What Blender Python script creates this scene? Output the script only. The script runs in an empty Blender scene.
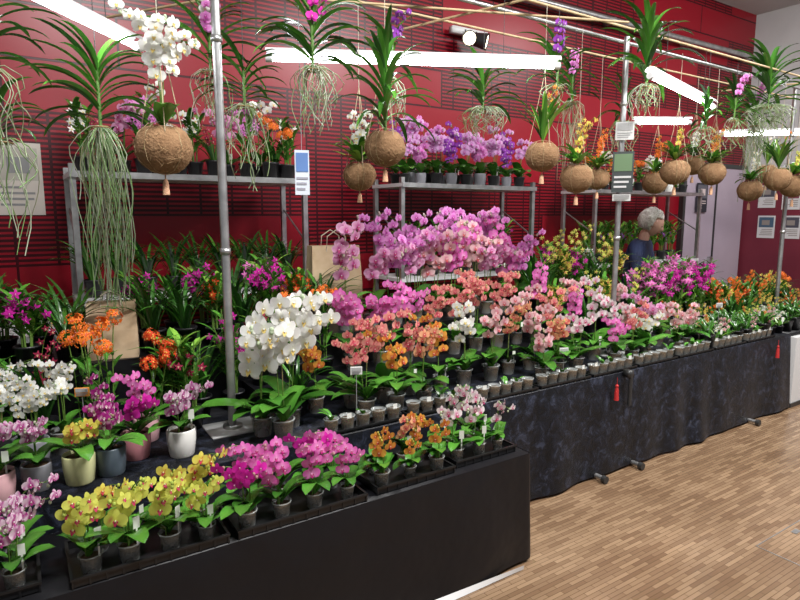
import bpy, math, random, bmesh
from mathutils import Vector, Matrix, noise
V=Vector
rad=math.radians
R0=random.Random(7)
sc=bpy.context.scene
try:
    sc.view_settings.view_transform='Standard'
    sc.view_settings.look='None'
except Exception: pass

# ------------------------------------------------------------ materials
def newmat(name):
    m=bpy.data.materials.new(name); m.use_nodes=True
    nt=m.node_tree; b=nt.nodes['Principled BSDF']
    return m,nt,b
def simple(name,col,rough=.5,metal=0,emit=None,es=0,spec=None,alpha=None):
    m,nt,b=newmat(name)
    b.inputs['Base Color'].default_value=(*col,1); b.inputs['Roughness'].default_value=rough
    b.inputs['Metallic'].default_value=metal
    if spec is not None: b.inputs['Specular IOR Level'].default_value=spec
    if emit: 
        b.inputs['Emission Color'].default_value=(*emit,1); b.inputs['Emission Strength'].default_value=es
    if alpha is not None: b.inputs['Alpha'].default_value=alpha
    return m
def N(nt,t,**k):
    n=nt.nodes.new(t)
    for a,v in k.items(): setattr(n,a,v)
    return n
def L(nt,a,b): nt.links.new(a,b)

def attr_mat(name,rough,spec,transl=0,bump=0,bscale=60,alpha=None):
    m,nt,b=newmat(name)
    a=N(nt,'ShaderNodeAttribute',attribute_name='Col')
    L(nt,a.outputs['Color'],b.inputs['Base Color'])
    b.inputs['Roughness'].default_value=rough; b.inputs['Specular IOR Level'].default_value=spec
    if bump:
        tc=N(nt,'ShaderNodeTexCoord'); no=N(nt,'ShaderNodeTexNoise'); no.inputs['Scale'].default_value=bscale
        no.inputs['Detail'].default_value=4
        bp=N(nt,'ShaderNodeBump'); bp.inputs['Strength'].default_value=bump; bp.inputs['Distance'].default_value=.01
        L(nt,tc.outputs['Object'],no.inputs['Vector']); L(nt,no.outputs['Fac'],bp.inputs['Height']); L(nt,bp.outputs['Normal'],b.inputs['Normal'])
    if transl:
        tr=N(nt,'ShaderNodeBsdfTranslucent'); L(nt,a.outputs['Color'],tr.inputs['Color'])
        mx=N(nt,'ShaderNodeMixShader'); mx.inputs[0].default_value=transl
        out=nt.nodes['Material Output']
        L(nt,b.outputs[0],mx.inputs[1]); L(nt,tr.outputs[0],mx.inputs[2]); L(nt,mx.outputs[0],out.inputs['Surface'])
    if alpha is not None: b.inputs['Alpha'].default_value=alpha
    return m
M_PETAL=attr_mat('orchid_petal',.55,.2,.3)
M_LEAF=attr_mat('orchid_leaf',.24,.55,.1)
M_POT=attr_mat('glazed_pot',.35,.5)
M_CLEAR=attr_mat('clear_plastic',.12,.7,alpha=.34)
M_SOIL=attr_mat('bark_soil',.9,.2,bump=.8,bscale=150)
M_COIR=attr_mat('coir_fibre',.95,.1,bump=.9,bscale=90)
PM=[M_PETAL,M_LEAF,M_POT,M_CLEAR,M_SOIL,M_COIR]
PET,LEAF,POT,CLR,SOIL,COIR=range(6)

M_CLOTH,nt,b=newmat('black_satin_cloth')
b.inputs['Base Color'].default_value=(.006,.006,.008,1); b.inputs['Roughness'].default_value=.42
b.inputs['Specular IOR Level'].default_value=.35
tc=N(nt,'ShaderNodeTexCoord'); no=N(nt,'ShaderNodeTexNoise'); no.inputs['Scale'].default_value=3; no.inputs['Detail'].default_value=3
bp=N(nt,'ShaderNodeBump'); bp.inputs['Strength'].default_value=.5; bp.inputs['Distance'].default_value=.04
L(nt,tc.outputs['Object'],no.inputs['Vector']); L(nt,no.outputs['Fac'],bp.inputs['Height']); L(nt,bp.outputs['Normal'],b.inputs['Normal'])

M_VELVET,nt,b=newmat('crushed_velvet')
tc=N(nt,'ShaderNodeTexCoord'); no=N(nt,'ShaderNodeTexNoise'); no.inputs['Scale'].default_value=14; no.inputs['Detail'].default_value=8; no.inputs['Roughness'].default_value=.7; no.inputs['Distortion'].default_value=.6
cr=N(nt,'ShaderNodeValToRGB'); e=cr.color_ramp.elements
e[0].position=.42; e[0].color=(.0015,.002,.004,1); e[1].position=.7; e[1].color=(.04,.048,.078,1)  # pale ramp end paints the velvet's mottled sheen into the base colour
x=e.new(.54); x.color=(.006,.008,.015,1)
L(nt,tc.outputs['Object'],no.inputs['Vector']); L(nt,no.outputs['Fac'],cr.inputs[0]); L(nt,cr.outputs[0],b.inputs['Base Color'])
b.inputs['Roughness'].default_value=.45; b.inputs['Sheen Weight'].default_value=.03; b.inputs['Specular IOR Level'].default_value=.3
bp=N(nt,'ShaderNodeBump'); bp.inputs['Strength'].default_value=.6; bp.inputs['Distance'].default_value=.012
L(nt,no.outputs['Fac'],bp.inputs['Height']); L(nt,bp.outputs['Normal'],b.inputs['Normal'])

M_FLOOR,nt,b=newmat('parquet_floor')
tc=N(nt,'ShaderNodeTexCoord')
bk=N(nt,'ShaderNodeTexBrick'); bk.inputs['Scale'].default_value=1
bk.inputs['Color1'].default_value=(.2,.12,.068,1); bk.inputs['Color2'].default_value=(.36,.24,.145,1); bk.inputs['Mortar'].default_value=(.11,.06,.03,1)
bk.inputs['Mortar Size'].default_value=.0014; bk.inputs['Brick Width'].default_value=.16; bk.inputs['Row Height'].default_value=.024; bk.offset=.5
mp=N(nt,'ShaderNodeMapping')
L(nt,tc.outputs['Object'],mp.inputs[0]); L(nt,mp.outputs[0],bk.inputs['Vector'])
no=N(nt,'ShaderNodeTexNoise'); no.inputs['Scale'].default_value=1.6; no.inputs['Detail'].default_value=6
L(nt,tc.outputs['Object'],no.inputs['Vector'])
mx=N(nt,'ShaderNodeMixRGB',blend_type='MULTIPLY'); mx.inputs[0].default_value=.5
cr=N(nt,'ShaderNodeValToRGB'); cr.color_ramp.elements[0].position=.35; cr.color_ramp.elements[0].color=(.55,.5,.45,1); cr.color_ramp.elements[1].position=.65
L(nt,no.outputs['Fac'],cr.inputs[0]); L(nt,bk.outputs['Color'],mx.inputs[1]); L(nt,cr.outputs[0],mx.inputs[2]); L(nt,mx.outputs[0],b.inputs['Base Color'])
b.inputs['Roughness'].default_value=.25

M_RED,nt,b=newmat('red_acoustic_panel')
tc=N(nt,'ShaderNodeTexCoord'); sx=N(nt,'ShaderNodeSeparateXYZ'); cb=N(nt,'ShaderNodeCombineXYZ')
L(nt,tc.outputs['Object'],sx.inputs[0]); L(nt,sx.outputs['X'],cb.inputs['X']); L(nt,sx.outputs['Z'],cb.inputs['Y'])
bk=N(nt,'ShaderNodeTexBrick'); bk.offset=.5
bk.inputs['Scale'].default_value=1; bk.inputs['Brick Width'].default_value=1.5; bk.inputs['Row Height'].default_value=.36; bk.inputs['Mortar Size'].default_value=.009
bk.inputs['Color1'].default_value=(0,0,0,1); bk.inputs['Color2'].default_value=(1,1,1,1); bk.inputs['Mortar'].default_value=(0,0,0,1)
L(nt,cb.outputs[0],bk.inputs['Vector'])
sl=N(nt,'ShaderNodeTexBrick'); sl.offset=0.0
sl.inputs['Scale'].default_value=1; sl.inputs['Brick Width'].default_value=.26; sl.inputs['Row Height'].default_value=.036; sl.inputs['Mortar Size'].default_value=.010; sl.inputs['Mortar Smooth'].default_value=.0
L(nt,cb.outputs[0],sl.inputs['Vector'])
gt=N(nt,'ShaderNodeMath',operation='GREATER_THAN'); gt.inputs[1].default_value=.45
L(nt,bk.outputs['Color'],gt.inputs[0])
ml=N(nt,'ShaderNodeMath',operation='MULTIPLY'); L(nt,gt.outputs[0],ml.inputs[0]); L(nt,sl.outputs['Fac'],ml.inputs[1])
mm=N(nt,'ShaderNodeMath',operation='MAXIMUM'); L(nt,ml.outputs[0],mm.inputs[0]); L(nt,bk.outputs['Fac'],mm.inputs[1])
mx=N(nt,'ShaderNodeMixRGB'); L(nt,mm.outputs[0],mx.inputs[0]); mx.inputs[1].default_value=(.24,.005,.014,1); mx.inputs[2].default_value=(.04,.001,.004,1)
L(nt,mx.outputs[0],b.inputs['Base Color']); b.inputs['Roughness'].default_value=.32; b.inputs['Specular IOR Level'].default_value=.3
bp=N(nt,'ShaderNodeBump',invert=True); bp.inputs['Strength'].default_value=.5; bp.inputs['Distance'].default_value=.01
L(nt,mm.outputs[0],bp.inputs['Height']); L(nt,bp.outputs['Normal'],b.inputs['Normal'])

def noisy(name,c1,c2,scale,rough,metal=0,bump=0):
    m,nt,b=newmat(name)
    tc=N(nt,'ShaderNodeTexCoord'); no=N(nt,'ShaderNodeTexNoise'); no.inputs['Scale'].default_value=scale; no.inputs['Detail'].default_value=4
    cr=N(nt,'ShaderNodeValToRGB'); cr.color_ramp.elements[0].position=.35; cr.color_ramp.elements[1].position=.65
    cr.color_ramp.elements[0].color=(*c1,1); cr.color_ramp.elements[1].color=(*c2,1)
    L(nt,tc.outputs['Object'],no.inputs['Vector']); L(nt,no.outputs['Fac'],cr.inputs[0]); L(nt,cr.outputs[0],b.inputs['Base Color'])
    b.inputs['Roughness'].default_value=rough; b.inputs['Metallic'].default_value=metal
    return m
M_METAL=noisy('galvanised_steel',(.34,.34,.34),(.52,.52,.52),12,.35,.8)
M_GREYW=noisy('painted_grey_wall',(.5,.5,.5),(.56,.56,.56),2,.8)
M_DRED=noisy('dark_red_wall',(.13,.01,.025),(.16,.014,.03),2,.6)
M_LILAC=noisy('lilac_door_paint',(.36,.3,.37),(.42,.35,.42),1,.6)
M_WHITE=simple('white_laminate',(.7,.7,.7),.4)
M_PAPER=simple('white_paper',(.75,.75,.75),.7)
M_BAMBOO=noisy('bamboo_batten',(.4,.28,.15),(.52,.38,.22),20,.6)
M_TRAY=simple('black_plastic_tray',(.012,.012,.013),.35)
M_KRAFT=noisy('kraft_paper',(.5,.36,.22),(.56,.42,.27),15,.85)
M_TUBE=simple('fluorescent_tube',(1,1,1),.5,emit=(.93,.96,1),es=26)
M_HOUS=simple('lamp_housing',(.8,.8,.82),.4)
M_STRING=simple('jute_string',(.6,.52,.4),.9)
M_REDT=simple('red_tassel_silk',(.45,.02,.02),.6)
M_DARK=simple('dark_plastic',(.03,.03,.03),.4)
M_LED=simple('spot_lens',(1,.9,.7),.3,emit=(1,.85,.6),es=6)
M_CEIL=simple('ceiling_paint',(.5,.5,.5),.9)

# ------------------------------------------------------------ mesh builder
def col_obj(name,me,loc=(0,0,0),rz=0,s=1,parent=None):
    o=bpy.data.objects.new(name,me); sc.collection.objects.link(o)
    o.location=loc; o.rotation_euler=(0,0,rz); o.scale=(s,s,s)
    if parent: o.parent=parent
    return o
def empty(name,loc=(0,0,0)):
    o=bpy.data.objects.new(name,None); sc.collection.objects.link(o); o.location=loc; o.empty_display_size=.1
    return o
class MB:
    def __init__(s,mats=PM): s.v=[];s.f=[];s.m=[];s.c=[];s.mats=mats
    def grid(s,rows,mat,cols,close=False):
        b=len(s.v); n=len(rows[0])
        for i,r in enumerate(rows):
            for j,p in enumerate(r):
                s.v.append(tuple(p)); c=cols[i][j] if isinstance(cols,list) else cols
                s.c.append(c)
        for i in range(len(rows)-1):
            for j in range(n if close else n-1):
                k=(j+1)%n
                s.f.append((b+i*n+j,b+i*n+k,b+(i+1)*n+k,b+(i+1)*n+j)); s.m.append(mat)
    def ngon(s,pts,mat,col):
        b=len(s.v)
        for p in pts: s.v.append(tuple(p)); s.c.append(col)
        s.f.append(tuple(range(b,b+len(pts)))); s.m.append(mat)
    def tube(s,pts,r,mat,col,n=5,cap=False):
        rows=[]; pts=[V(p) for p in pts]
        for i,p in enumerate(pts):
            d=(pts[min(i+1,len(pts)-1)]-pts[max(i-1,0)])
            if d.length<1e-9: d=V((0,0,1))
            d.normalize()
            a=d.cross(V((0,0,1)) if abs(d.z)<.9 else V((1,0,0))).normalized(); b=d.cross(a)
            rr=r[i] if isinstance(r,(list,tuple)) else r
            rows.append([p+a*(rr*math.cos(2*math.pi*k/n))+b*(rr*math.sin(2*math.pi*k/n)) for k in range(n)])
        s.grid(rows,mat,col,True)
        if cap:
            s.ngon(rows[0],mat,col); s.ngon(rows[-1],mat,col)
    def lathe(s,prof,c,mat,col,n=14):
        c=V(c)
        rows=[[c+V((r*math.cos(2*math.pi*k/n),r*math.sin(2*math.pi*k/n),z)) for k in range(n)] for r,z in prof]
        s.grid(rows,mat,col,True)
    def box(s,a,b,mat,col=(1,1,1)):
        x0,y0,z0=a;x1,y1,z1=b
        P=[(x0,y0,z0),(x1,y0,z0),(x1,y1,z0),(x0,y1,z0),(x0,y0,z1),(x1,y0,z1),(x1,y1,z1),(x0,y1,z1)]
        k=len(s.v)
        for p in P: s.v.append(p); s.c.append(col)
        for q in [(0,3,2,1),(4,5,6,7),(0,1,5,4),(1,2,6,5),(2,3,7,6),(3,0,4,7)]:
            s.f.append(tuple(k+i for i in q)); s.m.append(mat)
    def ball(s,c,r,mat,col,n=8,m=6,sq=1):
        rows=[]
        c=V(c)
        for i in range(m+1):
            a=math.pi*i/m
            rows.append([c+V((r*math.sin(a)*math.cos(2*math.pi*k/n),r*math.sin(a)*math.sin(2*math.pi*k/n),-r*sq*math.cos(a))) for k in range(n)])
        s.grid(rows,mat,col,True)
    def mesh(s,name,smooth=True):
        me=bpy.data.meshes.new(name); me.from_pydata(s.v,[],s.f)
        for m in s.mats: me.materials.append(m)
        me.polygons.foreach_set('material_index',s.m)
        me.polygons.foreach_set('use_smooth',[smooth]*len(s.f))
        ca=me.color_attributes.new('Col','FLOAT_COLOR','POINT')
        buf=[]
        for c in s.c: buf+= [c[0],c[1],c[2],1.0]
        ca.data.foreach_set('color',buf)
        me.update(); return me

def mixc(a,b,t): return tuple(a[i]*(1-t)+b[i]*t for i in range(3))
def jit(c,r,k=.12):
    q=1+r.uniform(-k,k); return (min(1,c[0]*q),min(1,c[1]*q),min(1,c[2]*q))

SCH={
 'white':((.88,.88,.86),(.85,.86,.72),(.8,.6,.2),0,None,0),
 'whitepink':((.88,.82,.82),(.75,.2,.42),(.6,.02,.2),0,None,0),
 'magenta':((.7,.03,.42),(.5,.01,.28),(.35,.0,.2),.2,None,0),
 'hotpink':((.82,.14,.55),(.85,.45,.7),(.55,.01,.25),.3,None,0),
 'lavender':((.8,.36,.7),(.6,.06,.48),(.45,.01,.3),.45,None,0),
 'lilac':((.78,.48,.78),(.55,.14,.5),(.45,.02,.35),.4,None,0),
 'pinkstripe':((.87,.52,.73),(.62,.06,.36),(.5,.02,.2),.5,None,0),
 'palepink':((.88,.62,.63),(.7,.2,.3),(.6,.08,.12),.15,None,0),
 'salmon':((.85,.4,.32),(.7,.1,.16),(.55,.02,.1),.3,(.65,.06,.12),.12),
 'peach':((.86,.48,.26),(.65,.14,.1),(.6,.03,.08),.2,(.6,.1,.1),.15),
 'orange':((.87,.24,.03),(.75,.13,.02),(.7,.05,.02),.1,None,0),
 'orangeyellow':((.85,.45,.08),(.7,.15,.04),(.6,.05,.04),.2,(.65,.12,.04),.18),
 'orangered':((.75,.07,.02),(.8,.2,.03),(.8,.4,.05),0,None,0),
 'yellow':((.85,.76,.14),(.8,.6,.12),(.6,.02,.08),0,(.6,.12,.08),.1),
 'yellowgreen':((.76,.8,.16),(.7,.7,.14),(.6,.02,.14),0,(.6,.2,.1),.03),
 'darkred':((.38,.03,.08),(.25,.01,.04),(.6,.3,.2),0,None,0),
 'purplewhite':((.86,.72,.8),(.42,.03,.25),(.35,.01,.2),.4,(.4,.04,.25),.35),
 'purple':((.34,.07,.5),(.25,.03,.35),(.6,.4,.6),.1,None,0),
 'plum':((.42,.03,.25),(.3,.02,.15),(.7,.5,.55),0,(.75,.5,.6),.15),
}
def petal(mb,o,d,n,Ln,W,prof,ce,cc,rng,vein,spk,sp,cup=.12,edge=.1,ncol=3):
    sd=n.cross(d).normalized(); rows=[];cols=[]
    S=[0,.2,.45,.75,.93,1.0]
    tl=[-1,0,1]
    for i,s_ in enumerate(S):
        row=[];cr=[]
        for t in tl:
            z=-cup*Ln*(s_**2)+edge*W*abs(t)*prof[i]*.5
            row.append(o+d*(s_*Ln)+sd*(t*W*.5*prof[i])+n*z)
            c=mixc(cc,ce,min(1,s_*1.9))
            if t==0 and vein: c=mixc(c,cc,vein*(1-s_*.5))
            if spk and rng.random()<sp: c=spk
            cr.append(c)
        rows.append(row);cols.append(cr)
    mb.grid(rows,PET,cols)
P_ROUND=[.22,.72,1.0,.88,.5,.12]; P_SEP=[.35,.75,1.0,.75,.38,.06]; P_STAR=[.4,.8,1.0,.6,.3,.05]
def flower(mb,o,n,size,sch,rng,kind='phal'):
    ce,cc,lip,vein,spk,sp=SCH[sch]; ce=jit(ce,rng,.08)
    n=n.normalized(); up=V((0,0,1)); Rr=n.cross(up)
    if Rr.length<.1: Rr=V((1,0,0))
    Rr.normalize(); U=Rr.cross(n).normalized()
    rot=rng.uniform(-.25,.25)
    h=size*.5
    def dr(a): 
        a+=rot; return Rr*math.cos(a)+U*math.sin(a)
    if kind=='phal':
        for a in (90,215,325): petal(mb,o-n*.002,dr(rad(a)),n,h,h*.68,P_SEP,mixc(ce,cc,.12),cc,rng,vein,spk,sp)
        for a in (12,168): petal(mb,o+n*.003,dr(rad(a)),n,h*1.03,h*1.12,P_ROUND,ce,cc,rng,vein,spk,sp,cup=.05)
    else:
        for a in (90,18,162,234,306): petal(mb,o,dr(rad(a)),n,h,h*.5,P_STAR,ce,cc,rng,vein,spk,sp)
    lo=o+n*h*.12
    for a,l,w,f in ((205,.28,.26,.5),(335,.28,.26,.5),(270,.5,.34,.6)):
        d=(dr(rad(a))+n*f).normalized()
        petal(mb,lo,d,(n-d*n.dot(d)).normalized(),h*l,h*w,P_STAR,lip,mixc(lip,(.9,.8,.3),.4),rng,0,None,0)
    mb.ball(lo+n*h*.1+U*h*.04,h*.1,PET,mixc(ce,(1,1,1),.4),5,4)
def leaf(mb,o,az,Ln,W,e0,e1,col,rng,fold=.25,seg=7,prof=None,twist=0):
    h=V((math.cos(az),math.sin(az),0)); sd=V((-math.sin(az),math.cos(az),0))
    p=V(o); rows=[];cols=[]; c=jit(col,rng,.3)
    for i in range(seg+1):
        s=i/seg; e=e0+(e1-e0)*s**1.2
        d=h*math.cos(e)+V((0,0,1))*math.sin(e); nn=-h*math.sin(e)+V((0,0,1))*math.cos(e)
        w=W*.5*(min(1,.35+s*2.2))*math.sqrt(max(0.0,1-s**3.2))+.0006
        sdd=(sd*math.cos(twist*s)+nn*math.sin(twist*s))
        rows.append([p-sdd*w+nn*w*fold,p,p+sdd*w+nn*w*fold])
        cm=mixc(c,(c[0]*1.5+.01,c[1]*1.3,c[2]*1.4),.6)
        cols.append([c,cm,mixc(c,cm,.3)])
        p=p+d*(Ln/seg)
    mb.grid(rows,LEAF,cols)
GREEN=(.032,.135,.016); GREEN2=(.062,.22,.026); DGREEN=(.018,.075,.014); LIME=(.16,.36,.045)
STEMC=(.12,.22,.04)
POTC={'white':(.8,.79,.75),'beige':(.72,.62,.48),'pink':(.72,.42,.45),'yellow':(.72,.72,.38),'grey':(.2,.2,.22),'terracotta':(.5,.2,.1),'black':(.012,.012,.014),'slate':(.1,.13,.16),'rose':(.6,.25,.28)}
def pot(mb,kind,r,h,rng):
    if kind=='clear':
        c=(.72,.76,.74)
        mb.lathe([(r*.78,0),(r*.8,.002),(r*.97,h*.93),(r*1.08,h*.94),(r*1.08,h),(r*.98,h)],(0,0,0),CLR,c,12)
        mb.lathe([(0,.004),(r*.74,.004),(r*.9,h*.8),(0,h*.86)],(0,0,0),SOIL,(.11,.075,.045),9)
    elif kind=='black':
        mb.lathe([(0,0),(r*.75,0),(r*.97,h*.9),(r*1.06,h*.9),(r*1.06,h),(r*.95,h),(r*.93,h*.85),(0,h*.87)],(0,0,0),POT,POTC['black'],12)
    else:
        mb.lathe([(0,0),(r*.8,0),(r*.86,.004),(r*1.0,h*.55),(r*1.02,h*.96),(r*.99,h),(r*.93,h),(r*.92,h*.86)],(0,0,0),POT,POTC[kind],16)
        mb.lathe([(r*.93,h*.86),(0,h*.9)],(0,0,0),SOIL,(.1,.06,.035),12)
def label(mb,p,az,w=.022,h=.04,stick=.06,col=(.75,.75,.7)):
    s=V((math.cos(az),math.sin(az),0)); p=V(p); up=V((0,0,1))
    mb.ngon([p-s*.003,p+s*.003,p+s*.003+up*stick,p-s*.003+up*stick],POT,col)
    q=p+up*stick
    mb.ngon([q-s*w/2,q+s*w/2,q+s*w/2+up*h,q-s*w/2+up*h],POT,col)
def spike(mb,o,H,az,nf,fs,sch,rng,arch=1.5,t0=.5,kind='phal',face=None,stake=True,stemcol=STEMC):
    h=V((math.cos(az),math.sin(az),0)); p=V(o); pts=[]; n=16; Ln=H*1.15; lean=rng.uniform(.02,.14)
    for i in range(n+1):
        t=i/n; pts.append(p.copy())
        a=lean+(max(0,t-t0*.9)/(1-t0*.9))**1.3*arch
        p=p+(h*math.sin(a)+V((0,0,1))*math.cos(a))*(Ln/n)
    mb.tube(pts,[.0032-.0016*i/n for i in range(n+1)],LEAF,stemcol,4)
    if stake:
        k=int(n*t0)+1
        mb.tube([o,pts[k]+V((0,0,.02))],.0022,LEAF,(.45,.33,.17),4)
    fc=face if face is not None else V((0,-1,0))
    for j in range(nf):
        t=t0+(.97-t0)*j/max(1,nf-1); x=t*n; i=min(n-1,int(x)); q=pts[i].lerp(pts[i+1],x-i)
        sg=1 if j%2 else -1
        side=V((-fc.y,fc.x,0))
        sz=fs*(1-.25*(j/max(1,nf-1)))*rng.uniform(.9,1.08)
        off=side*sg*fs*.4+fc*fs*.25+V((0,0,rng.uniform(-.2,.2)*fs))
        mb.tube([q,q+off*.9],.0012,LEAF,stemcol,3)
        nn=fc+side*sg*.4+V((rng.uniform(-.35,.35),rng.uniform(-.2,.2),rng.uniform(-.35,.2)))
        flower(mb,q+off,nn,sz,sch,rng,kind)
    e=pts[-1]
    for j in range(2): mb.ball(e+V((rng.uniform(-.01,.01),-.005,-.012*j)),fs*.09,PET,mixc(SCH[sch][0],(.3,.5,.1),.5),6,5,1.3)
    return pts
def hash_s(s): return sum(ord(c)*(i+3) for i,c in enumerate(s))
def phal(key):
    sch,H,ns,nf,fs,pk,lf,seed=key
    rng=random.Random(seed*7919+hash_s(sch)); mb=MB()
    big=H>.4
    pr,ph=(.055,.1) if big else (.036,.065)
    if pk not in('clear','black'): pr,ph=.055,.11
    pot(mb,pk,pr,ph,rng)
    a0=rng.uniform(-.8,.8); nl=6
    for i in range(nl):
        az=a0+(i%2)*math.pi+rng.uniform(-.6,.6)
        if i==4: az=-1.57+rng.uniform(-.5,.5)
        l=lf*rng.uniform(.7,1.15)
        leaf(mb,(0,0,ph*.85+.006*i),az,l,l*rng.uniform(.38,.48),rad(rng.uniform(30,70)),rad(rng.uniform(-50,0)),rng.choice([GREEN,GREEN2,GREEN2]),rng)
    for i in range(ns):
        az=-math.pi/2+rng.uniform(-1.3,1.3) if ns<3 else -math.pi/2+(i-(ns-1)/2)*1.0+rng.uniform(-.4,.4)
        o=V((rng.uniform(-.015,.015),rng.uniform(-.015,.015),ph*.85))
        spike(mb,o,(H-ph)*rng.uniform(.72,1.08),az,nf,fs,sch,rng,arch=rng.uniform(1.1,2.3),t0=.52,stake=big)
    if rng.random()<.35: label(mb,(pr*.6,-pr*.5,ph*.8),rng.uniform(-.5,.5))
    return mb.mesh('phal_'+sch)
def dendro(key):
    sch,H,nc,nf,fs,pk,seed=key
    rng=random.Random(seed*31+hash_s(sch)); mb=MB(); pot(mb,pk,.06,.11,rng)
    for i in range(nc):
        a=rng.uniform(0,6.28); ln=rng.uniform(.02,.22); hh=(H-.1)*rng.uniform(.7,1.0)
        pts=[V((math.cos(a)*(.02+ln*t*t*hh),math.sin(a)*(.02+ln*t*t*hh),.09+hh*t)) for t in [k/8 for k in range(9)]]
        mb.tube(pts,[.006-.003*k/8 for k in range(9)],LEAF,(.14,.25,.05),5)
        for k in range(2,8):
            for s_ in (0,1):
                if rng.random()<.8: leaf(mb,pts[k],a+k*.4+s_*math.pi,rng.uniform(.09,.15),.03,rad(50),rad(5),rng.choice([GREEN,GREEN2,LIME]),rng,seg=5)
        if nf:
            for j in range(nf):
                t=.68+.32*j/nf; x=t*8;q=pts[min(8,int(x))]
                d=V((rng.uniform(-1,1),rng.uniform(-1,.3),rng.uniform(-.1,.5)))*.055
                mb.tube([q,q+d],.001,LEAF,STEMC,3)
                flower(mb,q+d,V((rng.uniform(-.6,.6),-1,rng.uniform(-.3,.4))),fs*rng.uniform(.85,1.1),sch,rng,'star')
    return mb.mesh('dendrobium_'+sch)
def epid(key):
    sch,H,nc,seed=key
    rng=random.Random(seed*57+hash_s(sch)); mb=MB(); pot(mb,'black',.06,.11,rng)
    for i in range(nc):
        a=rng.uniform(0,6.28); ln=rng.uniform(.05,.2); hh=(H-.1)*rng.uniform(.75,1.0)
        pts=[V((math.cos(a)*(.02+ln*t*t*hh),math.sin(a)*(.02+ln*t*t*hh),.09+hh*t)) for t in [k/8 for k in range(9)]]
        mb.tube(pts,.0028,LEAF,STEMC,4)
        for k in range(1,6):
            leaf(mb,pts[k],a+k*math.pi+rng.uniform(-.4,.4),rng.uniform(.08,.12),.025,rad(50),rad(10),rng.choice([GREEN,GREEN2]),rng,seg=5)
        c=pts[-1]
        for j in range(20):
            d=V((rng.gauss(0,1),rng.gauss(0,1),rng.gauss(.2,.8))).normalized()
            flower(mb,c+d*.042,d,.036,sch,rng,'star')
    return mb.mesh('epidendrum_'+sch)
def strap(key):
    sch,H,nl,nf,pk,seed=key
    rng=random.Random(seed*91+5); mb=MB(); pot(mb,pk,.06,.12,rng)
    for i in range(nl):
        az=rng.uniform(0,6.28)
        leaf(mb,(math.cos(az)*.02,math.sin(az)*.02,.1),az,H*rng.uniform(.7,1.1),.022,rad(rng.uniform(65,88)),rad(rng.uniform(-40,30)),rng.choice([GREEN,DGREEN,GREEN2]),rng,fold=.35,seg=8)
    if sch:
        for i in range(nf):
            az=rng.uniform(-2.6,-.5)
            spike(mb,V((0,0,.1)),H*rng.uniform(.8,1.0),az,7,.05,sch,rng,arch=.7,t0=.5,kind='star',stake=False)
    return mb.mesh('strap_leaf_orchid')
def small(key):
    sch,H,seed=key
    rng=random.Random(seed*13+hash_s(sch)); mb=MB(); pot(mb,rng.choice(['clear','black','black']),.038,.07,rng)
    for i in range(9):
        az=rng.uniform(0,6.28)
        leaf(mb,(0,0,.06),az,rng.uniform(.08,.15),.022,rad(rng.uniform(35,85)),rad(rng.uniform(-20,30)),rng.choice([GREEN,GREEN2,LIME]),rng,seg=5)
    for i in range(3):
        az=rng.uniform(0,6.28)
        spike(mb,V((0,0,.06)),(H-.06)*rng.uniform(.6,1.05),az,3,.038,sch,rng,arch=.8,t0=.65,kind='star',stake=False)
    if rng.random()<.6: label(mb,(.02,-.02,.05),0)
    return mb.mesh('miniature_orchid_'+sch)
CACHE={}
GEN={'phal':phal,'dendro':dendro,'epid':epid,'strap':strap,'small':small}
NAME={'phal':'phalaenopsis_orchid','dendro':'dendrobium_orchid','epid':'epidendrum_orchid','strap':'cymbidium_orchid','small':'miniature_orchid'}
def plant(kind,key,x,y,z,s=1,parent=None,rz=None):
    k=(kind,key)
    if k not in CACHE: CACHE[k]=GEN[kind](key)
    if rz is None: rz=-.6*math.atan2(x,y)+R0.uniform(-.35,.35)
    if parent: loc=(x-parent.location.x,y-parent.location.y,z-parent.location.z)
    else: loc=(x,y,z)
    return col_obj(NAME[kind],CACHE[k],loc,rz,s,parent)
def PH(sch,H=.55,ns=2,nf=8,fs=.085,pk='clear',lf=.22,seed=None):
    return (sch,H,ns,nf,fs,pk,lf,R0.randint(0,3) if seed is None else seed)

# ------------------------------------------------------------ room
def boxobj(name,a,b,mat,bev=0):
    mb=MB([mat]); mb.box(a,b,0); me=mb.mesh(name,False); o=col_obj(name,me)
    return o
boxobj('floor',(-4,-4,-.1),(11,5.2,0),M_FLOOR)
boxobj('wall_back',(-4,5.0,0),(9.7,5.2,4.8),M_RED)
boxobj('ceiling',(-4,-4,4.8),(11,5.2,4.9),M_CEIL)
mb=MB([M_GREYW,M_DRED]); mb.box((9.7,1.0,2.45),(9.9,5.2,4.8),0); mb.box((9.7,1.0,0),(9.9,5.2,2.45),1); col_obj('wall_right',mb.mesh('wall_right',False))
mb=MB([M_METAL]); 
for (x0,y0,x1,y1) in ((3.28,1.46,3.98,1.465),(3.28,1.06,3.98,1.065),(3.28,1.06,3.285,1.465),(3.975,1.06,3.98,1.465)): mb.box((x0,y0,0),(x1,y1,.002),0)
mb.box((3.6,1.40,0),(3.66,1.43,.003),0)
col_obj('floor_hatch_frame',mb.mesh('hatch',False))
mb=MB([M_LILAC,M_DARK,M_METAL]); mb.box((8.05,4.95,0.0),(9.65,4.998,2.5),0)
mb.box((8.0,4.93,0),(8.06,4.998,2.56),1); mb.box((8.0,4.93,2.5),(9.68,4.998,2.56),1); mb.box((8.84,4.93,0.02),(8.86,4.955,2.5),1)
mb.box((8.74,4.9,1.0),(8.80,4.95,1.18),2); mb.tube([(8.77,4.9,1.1),(8.66,4.88,1.1)],.01,2,(1,1,1),6)
col_obj('door_1',mb.mesh('door_1',False))
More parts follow.
